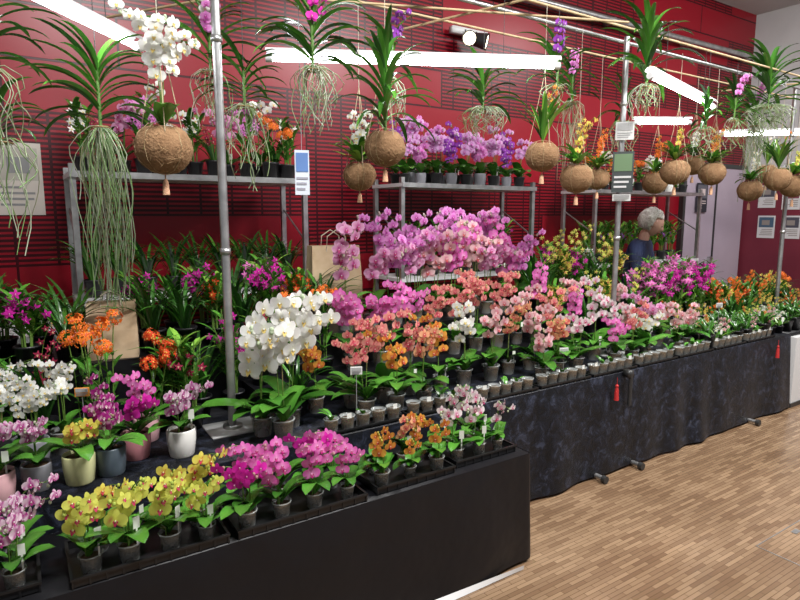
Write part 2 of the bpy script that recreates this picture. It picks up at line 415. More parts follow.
def poster(name,c,w,h,axis,cols,seed):
    rng=random.Random(seed); ms=[simple(name+'_m%d'%i,cc,.6) for i,cc in enumerate(cols)]
    mb=MB(ms); x,y,z=c
    def bx(u0,u1,z0,z1,d,m):
        if axis=='y': mb.box((x+u0,y-d,z+z0),(x+u1,y-.001,z+z1),m)
        else: mb.box((x-d,y+u0,z+z0),(x-.001,y+u1,z+z1),m)
    bx(-w/2,w/2,-h/2,h/2,.006,0)
    bx(-w*.42,w*.42,-h*.02,h*.43,.009,1)
    bx(-w*.2,w*.25,h*.08,h*.3,.011,2)
    for k in range(4): bx(-w*.38,w*rng.uniform(0,.38),-h*(.1+k*.08)-h*.03,-h*(.1+k*.08),.009,2)
    return col_obj(name,mb.mesh(name,False))
poster('poster',(.05,5,2.05),.3,.5,'y',[(.5,.45,.4),(.35,.33,.28),(.2,.2,.2)],1)
poster('poster',(8.45,4.929,2.05),.28,.42,'y',[(.02,.02,.03),(.1,.1,.12),(.6,.5,.5)],2)
for i,(y,z) in enumerate([(4.62,2.08),(4.28,2.05),(4.6,1.62),(4.25,1.62),(3.95,2.08),(3.95,1.64),(4.45,2.36)]):
    poster('poster',(9.7,y,z),.25,.34 if i<6 else .18,'x',[(.6,.6,.6),[(.06,.06,.08),(.2,.05,.08),(.05,.1,.16)][i%3],(.25,.22,.2)],3+i)
mb=MB([M_METAL]); mb.tube([(4.0,4.85,4.08),(9.6,4.85,4.12)],.035,0,(1,1,1),10,True)
for x in (4.6,6.2,7.8,9.3): mb.box((x-.02,4.83,4.07),(x+.02,4.999,4.13),0)
col_obj('truss_pipe',mb.mesh('truss_pipe'))
mb=MB([M_DARK,M_LED,M_WHITE])
def spot(mb,c,d,r=.07):
    c=V(c);d=V(d).normalized()
    mb.tube([c-d*.16,c-d*.14,c,c+d*.01],[r*.5,r*.75,r,r*1.05],0,(1,1,1),14,False)
    a=d.cross(V((0,0,1))).normalized(); b=d.cross(a)
    mb.ngon([c+a*(r*.9*math.cos(k*.5236))+b*(r*.9*math.sin(k*.5236)) for k in range(12)],1,(1,1,1))
    mb.ngon([c-d*.16+a*(r*.5*math.cos(k*.5236))+b*(r*.5*math.sin(k*.5236)) for k in range(12)],0,(1,1,1))
spot(mb,(3.9,4.75,3.52),(-.9,-.8,-.2)); spot(mb,(4.12,4.75,3.52),(.8,-.8,-.3),.08)
mb.box((3.8,4.88,3.6),(4.25,4.95,3.66),2); mb.tube([(3.93,4.85,3.63),(3.93,4.85,3.54)],.01,0,(1,1,1),6); mb.tube([(4.07,4.85,3.63),(4.07,4.85,3.54)],.01,0,(1,1,1),6)
mb.box((4.0,4.9,3.6),(4.03,4.999,3.64),2)
col_obj('spotlight_fixture',mb.mesh('spotlight'))

# ------------------------------------------------------------ tables with cloth
def cloth(name,x0,x1,y0,y1,z,mat,amp,seed,hem=.02,freq=9):
    rng=random.Random(seed)
    mb=MB([mat])
    path=[]
    nx=int((x1-x0)/.025); 
    for i in range(nx+1): path.append((x0+(x1-x0)*i/nx,y0,0,-1))
    for a in (22,45,68): path.append((x1+.012*math.sin(rad(a)),y0+.012*(1-math.cos(rad(a))),math.sin(rad(a)),-math.cos(rad(a))))
    ny=int((y1-y0)/.04)
    for i in range(ny+1): path.append((x1+.012,y0+.012+(y1-y0-.012)*i/ny,1,0))
    rows=[]
    nz=14
    ph=[rng.uniform(0,6) for _ in range(4)]
    for k in range(nz+1):
        f=k/nz; row=[]
        for (x,y,nxx,nyy) in path:
            s=x+y
            d=amp*f**.7*(.5+.5*math.sin(s*freq+ph[0]+math.sin(s*3+ph[1])*1.5)*math.sin(s*2.3+ph[2])+.5)*.8+noise.noise(V((x*2.5,y*2.5,f*1.5)))*amp*.5*f+.004
            d+=f*.012
            row.append((x+nxx*d,y+nyy*d,z-(z-hem)*f))
        rows.append(row)
    mb.grid(rows,0,(1,1,1))
    mb.box((x0,y0,z-.03),(x1+.01,y1,z),0)
    return mb
root=empty('lower_display_bench',(0,0,0))
mb=cloth('b',-1.0,2.12,2.06,2.50,.59,M_CLOTH,.028,1); o=col_obj('bench_cloth',mb.mesh('bench_cloth'),parent=root)
mb=MB([M_METAL])
for x in (-.8,.6,1.95):
    for y in (2.15,2.42): mb.tube([(x,y,0),(x,y,.56)],.02,0,(1,1,1),8,True)
col_obj('legs',mb.mesh('legs'),parent=root)
mb=MB([M_PAPER]); rows=[[(x,2.012-.012*math.sin(x*2)-.03*max(0,(x-1.2)),.004+.002*math.sin(x*7)),(x,2.035-.05*max(0,(x-1.2)),.03)] for x in [1.0+.05*i for i in range(22)]]
mb.grid(rows,0,(1,1,1)); col_obj('hem_strip',mb.mesh('hem_strip'),parent=root)

root=empty('long_display_table',(0,0,0))
mb=cloth('t',-1.0,5.95,2.53,3.5,.707,M_VELVET,.045,5,freq=14); col_obj('velvet_cloth',mb.mesh('velvet_cloth'),parent=root)
mb=MB([M_METAL,M_DARK,M_WHITE,M_CLOTH])
mb.box((-1,3.5,.677),(4.85,3.85,.707),3); mb.box((5.97,2.56,.677),(7.5,3.5,.707),3)
for x in (.5,2.2,3.22,3.62,5.25,7.2):
    mb.tube([(x,2.65,.03),(x,2.65,.67)],.018,0,(1,1,1),8); mb.tube([(x,3.35,.03),(x,3.35,.67)],.018,0,(1,1,1),8)
    mb.tube([(x,2.42 if x>2.5 else 2.6,.03),(x,3.4,.03)],.017,0,(1,1,1),8,True)
    if x>2.5: mb.tube([(x,2.40,.028),(x,2.43,.028)],.026,1,(1,1,1),10,True)
for x in (0,2.4,4.7): mb.tube([(x,3.8,0),(x,3.8,.68)],.018,0,(1,1,1),8)
col_obj('frame',mb.mesh('frame'),parent=root)
mb=MB([M_CLOTH]); mb.box((-.9,3.32,.707),(4.7,3.82,1.05),0); mb.box((1.05,3.06,.707),(4.7,3.32,.84),0)
col_obj('display_riser',mb.mesh('riser',False),parent=root)
mb=MB([M_WHITE,M_DARK]); mb.box((6.02,2.5,.04),(7.4,2.56,.67),0); mb.box((6.02,2.56,.04),(7.4,2.9,.60),0); mb.box((6.0,2.49,0),(7.42,2.92,.04),1); mb.box((6.7,2.494,.06),(6.705,2.5,.66),1)
col_obj('white_cabinet',mb.mesh('white_cabinet',False))
def tassel(x,z):
    mb=MB([M_REDT]); mb.tube([(0,0,.06),(0,0,0)],.002,0,(1,1,1),4); mb.ball((0,0,0),.012,0,(1,1,1))
    mb.tube([(0,0,-.005),(0,0,-.03),(0,0,-.1)],[.008,.013,.017],0,(1,1,1),9,True)
    col_obj('red_tassel',mb.mesh('red_tassel'),(x,2.475,z))
tassel(3.38,.64); tassel(5.62,.64)
mb=MB([M_DARK]); mb.tube([(0,0,0),(0,0,-.22)],.014,0,(1,1,1),8,True); mb.box((-.02,-.01,-.02),(.02,.05,.03),0)
col_obj('table_clamp',mb.mesh('clamp'),(3.52,2.47,.7))

# ------------------------------------------------------------ poles and overhead frame
def pole(x,y,z0,plate):
    mb=MB([M_METAL,M_WHITE]); mb.tube([(0,0,.006),(0,0,3.1-z0)],.021,0,(1,1,1),14,True)
    if plate: mb.box((-.13,-.11,0),(.13,.11,.008),1); mb.lathe([(.05,.008),(.05,.02),(.022,.022)],(0,0,0),0,(1,1,1),14)
    for h in (.9,1.9): mb.lathe([(.021,h),(.027,h),(.027,h+.03),(.021,h+.03)],(0,0,0),0,(1,1,1),12)
    return col_obj('steel_pole',mb.mesh('steel_pole'),(x,y,z0))
pole(.87,2.93,.707,True); pole(3.90,2.93,.707,True); pole(6.9,3.1,.707,True)
BZ=3.08
root=empty('overhead_hanging_frame',(0,0,0))
def bar(a,b,r,mat,nm): 
    mb=MB([mat]); mb.tube([a,V(a).lerp(V(b),.5),b],r,0,(1,1,1),8,True); return col_obj(nm,mb.mesh(nm),parent=root)
bar((-.8,2.93,BZ+.02),(7.6,3.1,BZ+.02),.014,M_METAL,'steel_rail')
bar((-.5,2.7,BZ),(7.4,2.8,BZ),.009,M_BAMBOO,'batten_1')
bar((-.5,3.32,BZ),(7.4,3.32,BZ),.008,M_BAMBOO,'batten_2')
for i,(a,b) in enumerate([((.45,4.3,2.98),(1.75,2.6,3.04)),((2.3,3.6,3.05),(2.85,2.0,3.05)),((6.4,3.6,3.1),(6.9,2.5,3.1)),((1.2,3.5,3.05),(3.4,2.55,3.02))]):
    bar(a,b,.008,M_BAMBOO,'cross_batten_%d'%(i+1))

def tube_lamp(a,b):
    a=V(a);b=V(b);d=(b-a).normalized()
    mb=MB([M_TUBE,M_HOUS,M_DARK])
    o=a.lerp(b,.5); A=a-o;B=b-o
    mb.tube([A+d*.03,B-d*.03],.017,0,(1,1,1),10,True)
    mb.tube([A,A+d*.04],.022,1,(1,1,1),10,True); mb.tube([B-d*.04,B],.022,1,(1,1,1),10,True)
    sd=d.cross(V((0,0,1))).normalized()
    up=V((0,0,1))
    rows=[[p-sd*.035+up*.03,p-sd*.02+up*.055,p+sd*.02+up*.055,p+sd*.035+up*.03] for p in (A,B)]
    mb.grid(rows,1,(1,1,1))
    for t in (.2,.8):
        q=A.lerp(B,t); mb.tube([q+up*.055,q+up*(3.08-o.z)],.002,2,(1,1,1),4)
    col_obj('fluorescent_tube_lamp',mb.mesh('tube_lamp'),o)
tube_lamp((-.3,2.5,2.7),(.65,3.6,2.7)); tube_lamp((1.3,3.43,2.7),(2.87,2.63,2.7)); tube_lamp((3.55,2.48,2.7),(5.02,2.88,2.7)); tube_lamp((6.8,3.8,2.7),(7.7,3.2,2.72))
tube_lamp((5.3,3.85,2.72),(5.8,3.55,2.72))

# ------------------------------------------------------------ hanging plants
def strings(mb,z_from,r,ztop,n=3):
    for k in range(n):
        a=k*2*math.pi/n+.4
        mb.tube([(math.cos(a)*r,math.sin(a)*r,z_from),(0,0,min(ztop,z_from+.45)),],.0022,COIR,(.55,.45,.3),4)
    mb.tube([(0,0,min(ztop,z_from+.45)),(0,0,ztop)],.002,COIR,(.55,.5,.4),4)
def vanda_leaves(mb,o,L_,n,rng,w=.024,cols=(GREEN,GREEN2,GREEN2,DGREEN)):
    a0=rng.uniform(-.6,.6)
    for i in range(n):
        az=a0+(i%2)*math.pi+rng.uniform(-.75,.75)
        f=i/n
        leaf(mb,V(o)+V((0,0,i*.009)),az,L_*rng.uniform(.75,1.1),w*rng.uniform(.85,1.2),rad(25+50*f+rng.uniform(-8,12)),rad(-65+70*f+rng.uniform(-15,15)),rng.choice(cols),rng,fold=.45,seg=9)
    mb.tube([V(o)-V((0,0,.03)),V(o)+V((0,0,n*.009))],.009,LEAF,(.12,.22,.06),6)
def roots(mb,o,L_,n,rng,spread=.1):
    for i in range(n):
        a=rng.uniform(0,6.28); l=L_*rng.uniform(.25,1.0)**.8; s=spread*rng.uniform(.2,1.2); pts=[]
        p1=rng.uniform(0,6);p2=rng.uniform(0,6); w=rng.uniform(.012,.035); fr=rng.uniform(4,10)
        for k in range(10):
            t=k/9; e=min(1,t*3.5)
            pts.append(V(o)+V((math.cos(a)*s*(e*1.25-.35*t)+w*math.sin(t*fr+p1)*e,math.sin(a)*s*(e*1.25-.35*t)+w*math.sin(t*fr+p2)*e,-l*t**1.1+.03*math.sin(e*3.14))))
        c=rng.choice([(.36,.44,.28),(.42,.46,.34),(.2,.34,.12),(.25,.26,.15),(.3,.4,.2)])
        mb.tube(pts,rng.uniform(.0016,.0028),LEAF,c,4)
def vanda(x,y,z,L_=.3,n=14,rl=.4,nr=26,sch=None,seed=0,w=.026,sp=.1):
    rng=random.Random(seed+500); mb=MB()
    n=int(n*1.35); w*=1.12
    vanda_leaves(mb,(0,0,0),L_,n,rng,w)
    if rl: roots(mb,(0,0,-.02),rl,nr,rng,sp)
    mb.tube([(.045*math.cos(k*.785),.045*math.sin(k*.785),-.03) for k in range(9)],.004,COIR,(.3,.2,.1),4)
    mb.tube([(0,0,n*.009-.02),(0,0,3.07-z)],.002,COIR,(.1,.1,.1),4)
    if sch:
        for s_ in sch:
            spike(mb,V((0,0,.05)),rng.uniform(.24,.34),rng.uniform(-2.4,-.6),8,.065,s_,rng,arch=.9,t0=.5,stake=False)
    col_obj('hanging_vanda_orchid',mb.mesh('vanda'),(x,y,z))
def koke(x,y,z,r,top='leaves',sch='white',seed=0,tas=True):
    rng=random.Random(seed+900); mb=MB()
    nn,mm=20,14; rows=[];cols=[]
    for i in range(mm+1):
        a=math.pi*i/mm; row=[];cr=[]
        for k in range(nn):
            b=2*math.pi*k/nn
            d=V((math.sin(a)*math.cos(b),math.sin(a)*math.sin(b),-math.cos(a)*.92))
            q=noise.noise(d*3+V((seed,0,0))); rr=r*(1+.05*q)
            if d.z>.7: d=V((d.x,d.y,.7+(d.z-.7)*.3))
            row.append(d*rr); t=.5+.5*noise.noise(d*9+V((0,seed,0)))
            cr.append(mixc((.17,.09,.045),(.36,.22,.12),t))
        rows.append(row);cols.append(cr)
    mb.grid(rows,COIR,cols,True)
    for i in range(110):
        d=V((rng.gauss(0,1),rng.gauss(0,1),rng.gauss(0,1))).normalized(); d.z*=.85
        t=d.cross(V((rng.gauss(0,1),rng.gauss(0,1),rng.gauss(0,1)))).normalized()*r*.3
        mb.tube([d*r*.98,d*r*1.03+t*.5,d*r*1.0+t],.0009,COIR,(.42,.28,.15),3)
    for k in range(3):
        ax=V((rng.gauss(0,1),rng.gauss(0,1),0)).normalized(); u=V((0,0,1)); 
        mb.tube([ (ax*math.cos(j*.524)+u*.92*math.sin(j*.524))*r*1.03 for j in range(13)],.0015,COIR,(.5,.38,.22),3)
    if tas:
        mb.tube([(0,0,-r*.9),(0,0,-r*1.1)],.003,COIR,(.6,.42,.25),4)
        mb.tube([(0,0,-r*1.08),(0,0,-r*1.2),(0,0,-r*1.65)],[.006,.012,.016],COIR,(.6,.35,.22),8,True)
    strings(mb,r*.5,r*.85,3.07-z)
    o=V((0,0,r*.8))
    if top=='strap': vanda_leaves(mb,o,.42,30,rng,.03)
    elif top=='white':
        for i in range(7): leaf(mb,o,rng.uniform(0,6.28),.2,.07,rad(50),rad(-30),GREEN2,rng)
        for i in range(3): spike(mb,o,rng.uniform(.36,.48),-1.57+(i-1)*1.1,9,.078,sch,rng,arch=1.7,t0=.5,stake=False)
    elif top=='upright':
        for i in range(30): leaf(mb,o,rng.uniform(0,6.28),rng.uniform(.22,.36),.028,rad(rng.uniform(60,88)),rad(rng.uniform(0,60)),rng.choice([LIME,GREEN2,GREEN]),rng,fold=.4)
        if sch: spike(mb,o,.3,-1.2,5,.05,sch,rng,arch=.8,t0=.6,kind='star',stake=False)
    else:
        for i in range(30): leaf(mb,o,rng.uniform(0,6.28),rng.uniform(.12,.25),.037,rad(rng.uniform(20,80)),rad(rng.uniform(-50,20)),rng.choice([LIME,GREEN2,GREEN]),rng)
        for i in range(4): spike(mb,o,rng.uniform(.16,.3),rng.uniform(-3,0),6,.05,sch,rng,arch=.9,t0=.5,kind=rng.choice(['phal','star']),stake=False)
    col_obj('hanging_coir_ball_planter',mb.mesh('coir_ball'),(x,y,z),rng.uniform(-.3,.3))

koke(.58,2.8,2.09,.122,'white','white',1)
koke(1.73,3.1,2.03,.095,'leaves','white',2)
koke(1.71,2.78,2.16,.11,'strap',None,3)
koke(2.84,2.72,2.17,.105,'upright','orangeyellow',4)
koke(3.38,2.9,2.06,.115,'leaves','yellow',5)
koke(4.56,2.9,2.15,.115,'leaves','yellow',6)
koke(5.28,3.0,2.17,.115,'leaves','orangeyellow',7)
koke(4.89,3.3,2.09,.11,'leaves','orange',8)
koke(6.35,3.2,2.05,.12,'leaves','white',9)
koke(6.15,2.85,2.14,.12,'upright','orange',10)
koke(5.47,3.3,2.27,.10,'leaves','white',11)
koke(6.7,2.95,2.1,.13,'leaves','yellowgreen',12)
koke(4.1,3.3,2.1,.10,'leaves','orange',13)
koke(5.85,3.32,2.2,.11,'leaves','yellow',14)
koke(6.9,3.32,2.25,.11,'upright','white',15)
vanda(-.04,2.6,2.33,.3,14,.35,20,['magenta'],1)
vanda(.40,3.35,2.26,.36,20,.95,80,None,2,.034,.11)
vanda(-.02,2.95,2.12,.22,10,.5,18,None,3)
vanda(.97,3.4,2.6,.38,16,.35,22,['lavender','white'],4)
vanda(1.34,2.88,2.56,.38,20,.34,50,['magenta'],5,.034)
vanda(2.05,3.25,2.66,.34,14,.3,20,['purple'],6)
vanda(2.84,3.3,2.55,.34,14,.2,60,None,7,.034,.14)
vanda(2.95,2.72,2.62,.32,14,.2,16,['purple'],8)
vanda(3.75,3.3,2.7,.34,16,.6,30,['lavender'],9)
vanda(3.9,2.75,2.74,.5,24,.3,34,None,10,.036)
vanda(5.75,2.8,2.78,.5,22,.28,80,None,11,.038,.16)
vanda(5.95,3.0,2.66,.38,16,.35,40,['lavender'],12)
vanda(6.5,3.3,2.7,.38,16,.75,36,None,13,.03,.13)
vanda(1.12,3.3,2.42,.3,14,.5,24,None,14)
vanda(5.2,2.8,2.62,.26,14,.3,20,['lavender'],15)
vanda(4.4,3.3,2.6,.34,16,.5,24,None,16)
vanda(4.7,2.75,2.5,.26,14,.25,20,None,17)

# ------------------------------------------------------------ signs
def sign(x,y,z,w,h,cols,rz,hang,name='information_sign'):
    ms=[simple('sign_%d_%d'%(int(x*100),i),c,.5) for i,c in enumerate(cols)]
    mb=MB(ms); mb.box((-w/2,-.004,-h/2),(w/2,.004,h/2),0); mb.box((-w*.42,-.007,h*.02),(w*.42,.007,h*.44),1)
    for k in range(3): mb.box((-w*.4,-.007,-h*(.1+k*.12)-h*.05),(w*(.4-.1*k),.007,-h*(.1+k*.12)),2)
    if hang>0: mb.tube([(0,0,h/2),(0,0,hang-z)],.0015,2,(1,1,1),4)
    if hang<0: mb.tube([(0,0,-h/2),(0,0,hang)],.0018,2,(1,1,1),5)
    col_obj(name,mb.mesh('sign',False),(x,y,z),rz)
sign(1.29,2.93,2.02,.075,.23,[(.6,.65,.72),(.1,.2,.45),(.3,.3,.35)],-.3,3.07)
sign(3.87,2.885,2.12,.15,.3,[(.04,.05,.05),(.12,.2,.1),(.6,.6,.6)],-.9,0)
sign(3.87,2.885,2.42,.13,.13,[(.6,.6,.58),(.4,.4,.4),(.3,.3,.3)],-.9,0)
sign(3.87,2.885,1.93,.13,.05,[(.6,.6,.58),(.3,.3,.3),(.3,.3,.3)],-.9,0)
for x,y,h,c in [(1.42,2.60,.3,(.75,.75,.72)),(3.0,2.62,.2,(.75,.75,.72)),(.2,2.95,.3,(.8,.3,.05)),(5.2,2.8,.3,(.75,.75,.72))]:
    sign(x,y,.707+h,.06,.04,[c,(.4,.4,.4),(.3,.3,.3)],-.4,-h,'price_card')

# ------------------------------------------------------------ racks
def rack(x0,x1,name='metal_shelf_rack'):
    mb=MB([M_METAL,M_WHITE]); 
    for x in (x0,x1):
        for y in (4.28,4.72): mb.box((x-.018,y-.018,0),(x+.018,y+.018,2.12),0)
        for z in (.4,1.6): mb.tube([(x,4.28,z),(x,4.72,z+.25)],.008,0,(1,1,1),5)
    for z in (.45,1.25,2.07): mb.box((x0-.02,4.25,z-.03),(x1+.02,4.75,z),1)
    for z in (2.07,): mb.box((x0-.02,4.24,z-.035),(x1+.02,4.25,z+.004),0)
    col_obj(name,mb.mesh('rack',False))
rack(.33,1.9); rack(2.8,4.35); rack(5.3,7.3)
mb=MB([M_WHITE,M_GREYW]); mb.box((-1.2,4.0,1.06),(.22,4.6,1.1),0); mb.box((-1.1,4.05,0),(.18,4.5,1.06),1); col_obj('white_counter',mb.mesh('counter',False))
mb=MB([M_CLEAR]); mb.lathe([(0,0),(.03,0),(.035,.01),(.035,.13),(.03,.14),(.03,.02),(0,.02)],(0,0,0),0,(.8,.8,.8)); col_obj('glass_tumbler',mb.mesh('tumbler'),(-.05,4.15,1.1))
for i in range(13):
    x=.42+i*.12
    k=i%6
    if k==0: plant('dendro',('white',.5,5,3,.05,'black',1),x,4.5,2.07)
    elif k==1: plant('strap',('darkred',.3,18,1,'black',1),x,4.42,2.07)
    elif k==2: plant('phal',PH('pinkstripe',.55,2,7,.085,'black'),x,4.5,2.07)
    elif k==3: plant('dendro',('lavender',.6,5,6,.06,'black',2),x,4.42,2.07)
    elif k==4: plant('phal',PH('white',.6,2,6,.08,'black'),x,4.5,2.07)
    else: plant('strap',(None,.34,18,0,'black',1),x,4.45,2.07)
plant('epid',('orange',.42,3,3),1.66,4.36,2.07,1.1); plant('epid',('orange',.36,3,2),1.8,4.36,2.07)
for r in range(2):
    for i in range(9):
        x=2.88+i*.17+r*.06
        plant('phal',(['lilac','lavender','lilac','purple'][(i+r*3)%4],.46+.14*r,2,7,.075,['black','grey'][i%2],.2,(i+r)%4),x,4.36+.24*r,2.07,R0.uniform(.85,1.15))
for i in range(13):
    x=5.38+i*.15
    plant(*( ('epid',('orange',.36,4,1)) if i%3==0 else (('phal',PH('white',.42,2,8,.065,'white')) if i%3==1 else ('small',('orangeyellow',.3,1)))),x,4.45,2.07)
for i in range(9):
    x=.42+i*.175
    plant('strap',(None,.4,26,0,'black',i%3),x,4.45,1.25)
for i in range(8): plant('dendro',('magenta',.5,6,2,.04,'black',4+i%2),2.9+i*.18,4.45,1.25)
for i in range(9): plant('dendro',('purple',.5,6,1,.04,'black',4+i%2),5.4+i*.2,4.45,1.25)

# ------------------------------------------------------------ paper bags
def bag(x,y,z,w,h,d,rz,mat=M_KRAFT):
    mb=MB([mat,M_STRING])
    rows=[]
    for zz,k in ((0,1),(h*.5,1.02),(h,.96)):
        q=w*k/2; e=d*k/2*(1 if zz<h else .7)
        rows.append([(-q,-e,zz),(0,-e,zz),(q,-e,zz),(q-.01*(zz>0),0,zz),(q,e,zz),(0,e,zz),(-q,e,zz),(-q+.01*(zz>0),0,zz)])
    mb.grid(rows,0,(1,1,1),True); mb.ngon(rows[0],0,(1,1,1))
    for sy in (-1,1):
        mb.tube([(-w*.2,sy*d*.36,h*.93),(-w*.18,sy*d*.36,h*1.12),(0,sy*d*.36,h*1.2),(w*.18,sy*d*.36,h*1.12),(w*.2,sy*d*.36,h*.93)],.004,1,(1,1,1),6)
    col_obj('paper_bag',mb.mesh('bag',False),(x,y,z),rz)
bag(.40,3.42,1.05,.24,.3,.12,-.2)
bag(1.86,3.72,1.05,.36,.54,.16,-.1)

# ------------------------------------------------------------ trays
def tray_mesh(w,d,h=.045,fl=True):
    mb=MB([M_TRAY]); t=.004
    mb.box((-w/2,-d/2,0),(w/2,d/2,t),0)
    for (x0,y0,x1,y1) in ((-w/2,-d/2,w/2,-d/2+t),(-w/2,d/2-t,w/2,d/2),(-w/2,-d/2,-w/2+t,d/2),(w/2-t,-d/2,w/2,d/2)):
        mb.box((x0,y0,0),(x1,y1,h),0)
    r=.006
    mb.box((-w/2-r,-d/2-r,h-.006),(w/2+r,-d/2+t,h+.002),0); mb.box((-w/2-r,d/2-t,h-.006),(w/2+r,d/2+r,h+.002),0)
    mb.box((-w/2-r,-d/2,h-.006),(-w/2+t,d/2,h+.002),0); mb.box((w/2-t,-d/2,h-.006),(w/2+r,d/2,h+.002),0)
    k=int(w/.05)
    for i in range(k+1):
        x=-w/2+w*i/k; mb.box((x-.003,-d/2-.004,0),(x+.003,-d/2,h),0)
    return mb.mesh('tray',False)
TZ=.59
def tray(x0,x1,yc,d,specs,rz=0,rows=2,z=TZ,hh=.035,pitch=.125):
    root=empty('orchid_tray',((x0+x1)/2,yc,z))
    w=x1-x0
    col_obj('plastic_tray',tray_mesh(w,d,hh),(0,0,0),0,1,root)
    n=max(2,int(w/pitch))
    for r in range(rows):
        for i in range(n):
            x=x0+.06+(w-.12)*(i+(.3*r if i<n-1 else 0))/max(1,n-1)+R0.uniform(-.01,.01); y=yc-d*.24+r*d*.48 if rows>1 else yc
            k=R0.choice(specs)
            plant('phal',k,x,y,z+.005,R0.uniform(.85,1.1),root,-.35*math.atan2(x,y)+R0.uniform(-.5,.5))
def MP(s,H=.3,ns=2,nf=4,fs=.062,seed=0,lf=.14): return (s,H,ns,nf,fs,'clear',lf,seed)
tray(-.62,-.02,2.24,.26,[MP('purplewhite',.34,2,6,.062,1),MP('plum',.36,2,6,.062,2)])
tray(.07,.58,2.2,.27,[MP('yellowgreen',.3,2,4,.068,s,.15) for s in (1,2)]+[MP('yellow',.29,2,4,.068,3,.15)])
tray(.62,1.17,2.2,.27,[MP('hotpink',.33,2,5,.066,1),MP('magenta',.3,2,5,.064,2),MP('hotpink',.3,2,5,.066,3)],pitch=.115)
tray(1.24,1.66,2.22,.27,[MP('orangeyellow',.33,2,4,.062,1),MP('peach',.3,2,4,.062,2),MP('orangeyellow',.29,1,4,.062,3)])
tray(1.70,2.08,2.25,.27,[MP('whitepink',.31,2,4,.062,1),MP('whitepink',.28,1,4,.064,2),MP('white',.29,1,5,.058,2)])

# ------------------------------------------------------------ main table plants
T=.707
for x,y,k,s in [
 (-.13,2.64,PH('purplewhite',.4,2,8,.06,'pink',.16,1),1.1),
 (.0,2.95,PH('white',.4,4,9,.045,'grey',.14,1),1.1),(-.12,3.05,PH('white',.42,4,9,.045,'grey',.14,2),1.1),(.12,3.05,PH('white',.42,3,9,.05,'clear',.14,2),1.1),
 (.15,2.66,PH('yellow',.29,2,5,.06,'yellow',.14,1),1.12),
 (.27,2.68,PH('plum',.34,2,6,.058,'slate',.14,1),1.12),
 (.0,2.68,PH('purplewhite',.3,2,6,.055,'grey',.14,2),1.0),
 (.39,2.80,PH('magenta',.3,2,5,.062,'rose',.15,1),1.12),
 (.31,2.95,PH('plum',.38,2,6,.055,'clear',.15,2),1.0),
 (.47,3.0,PH('hotpink',.36,2,5,.062,'pink',.16,2),1.1),
 (.57,2.72,PH('purplewhite',.32,2,6,.06,'white',.13,1),1.15),
]: plant('phal',k,x,y,T,s)
for x,y,kd,key in [
 (.22,3.2,'epid',('orange',.55,3,1)),(.34,3.17,'epid',('orange',.6,3,2)),(.60,3.2,'epid',('orangered',.5,3,1)),(.55,3.12,'epid',('orangered',.42,3,2)),(.26,3.1,'epid',('orange',.6,3,4)),
 (-.25,3.25,'dendro',(('magenta'),.5,5,3,.045,'black',1)),(0.05,3.22,'strap',('darkred',.45,20,2,'black',2)),(-.1,3.22,'dendro',(('white'),.45,5,3,.045,'black',3)),
 (.70,3.05,'dendro',('darkred',.5,6,2,.05,'black',2)),(.97,3.22,'dendro',('magenta',.6,6,4,.05,'black',3)),(.78,3.2,'strap',(None,.5,26,0,'black',0)),(.66,3.22,'dendro',('orangered',.5,6,3,.045,'black',2)),
]: plant(kd,key,x,y,T)
for x,y,H,s in [(.97,2.76,.72,1),(1.04,2.66,.6,2),(1.14,2.80,.68,3)]:
    plant('phal',('white',H,2,8,.12,'clear',.28,s),x,y,T,1,rz=R0.uniform(-.5,-.2))
plant('strap',(None,.3,16,0,'black',0),1.24,2.95,T)
rowA=[(1.26,1.62,['darkred','salmon','peach','orangeyellow']),(1.62,2.35,['orangeyellow','peach','salmon','peach']),(2.35,2.65,['palepink','white','whitepink']),(2.65,3.1,['peach','palepink','salmon']),(3.1,3.9,['palepink','salmon','whitepink','hotpink']),(3.9,4.75,['palepink','pinkstripe','white'])]
def zone(x):
    for a,b_,l in rowA:
        if a<=x<b_: return R0.choice(l)
    return R0.choice(['palepink','white','peach'])
x=1.36
while x<4.6:
    if R0.random()<.85: plant('phal',PH(zone(x),R0.choice([.42,.5,.54]) if x<3.9 else .41,2,5,.076,'clear',.22),x,2.71+R0.uniform(-.02,.03),T,R0.uniform(.88,1.05))
    x+=.19
x=1.34
while x<4.7:
    plant('phal',PH(zone(x),R0.choice([.54,.6]) if x<3.9 else .46,2,7,.08,'clear',.23),x,2.92+R0.uniform(-.03,.03),T,R0.uniform(.88,1.1)); x+=.21
x=1.12
while x<4.6:
    if x<1.55: k=R0.choice([('epid',('orange',.55,3,1)),('epid',('orange',.5,3,2)),('dendro',('darkred',.5,6,3,.05,'black',1))])
    elif x<2.0: k=R0.choice([('phal',PH('magenta',.62,2,7,.095)),('phal',PH('hotpink',.6,2,7,.095)),('epid',('orangered',.45,2,3))])
    elif x<3.5: k=R0.choice([('phal',PH('salmon',.55,2,7,.08)),('phal',PH('hotpink',.58,2,7,.082)),('phal',PH('pinkstripe',.58,2,7,.085)),('phal',PH('palepink',.58,2,7,.08))])
    else: k=R0.choice([('phal',PH('palepink',.5,2,8,.075)),('dendro',('yellow',.55,6,6,.055,'black',1)),('strap',('yellowgreen',.45,20,2,'black',1)),('dendro',('magenta',.5,6,4,.05,'black',3))])
    plant(k[0],k[1],x,3.19,.84,R0.uniform(.9,1.05)); x+=.2
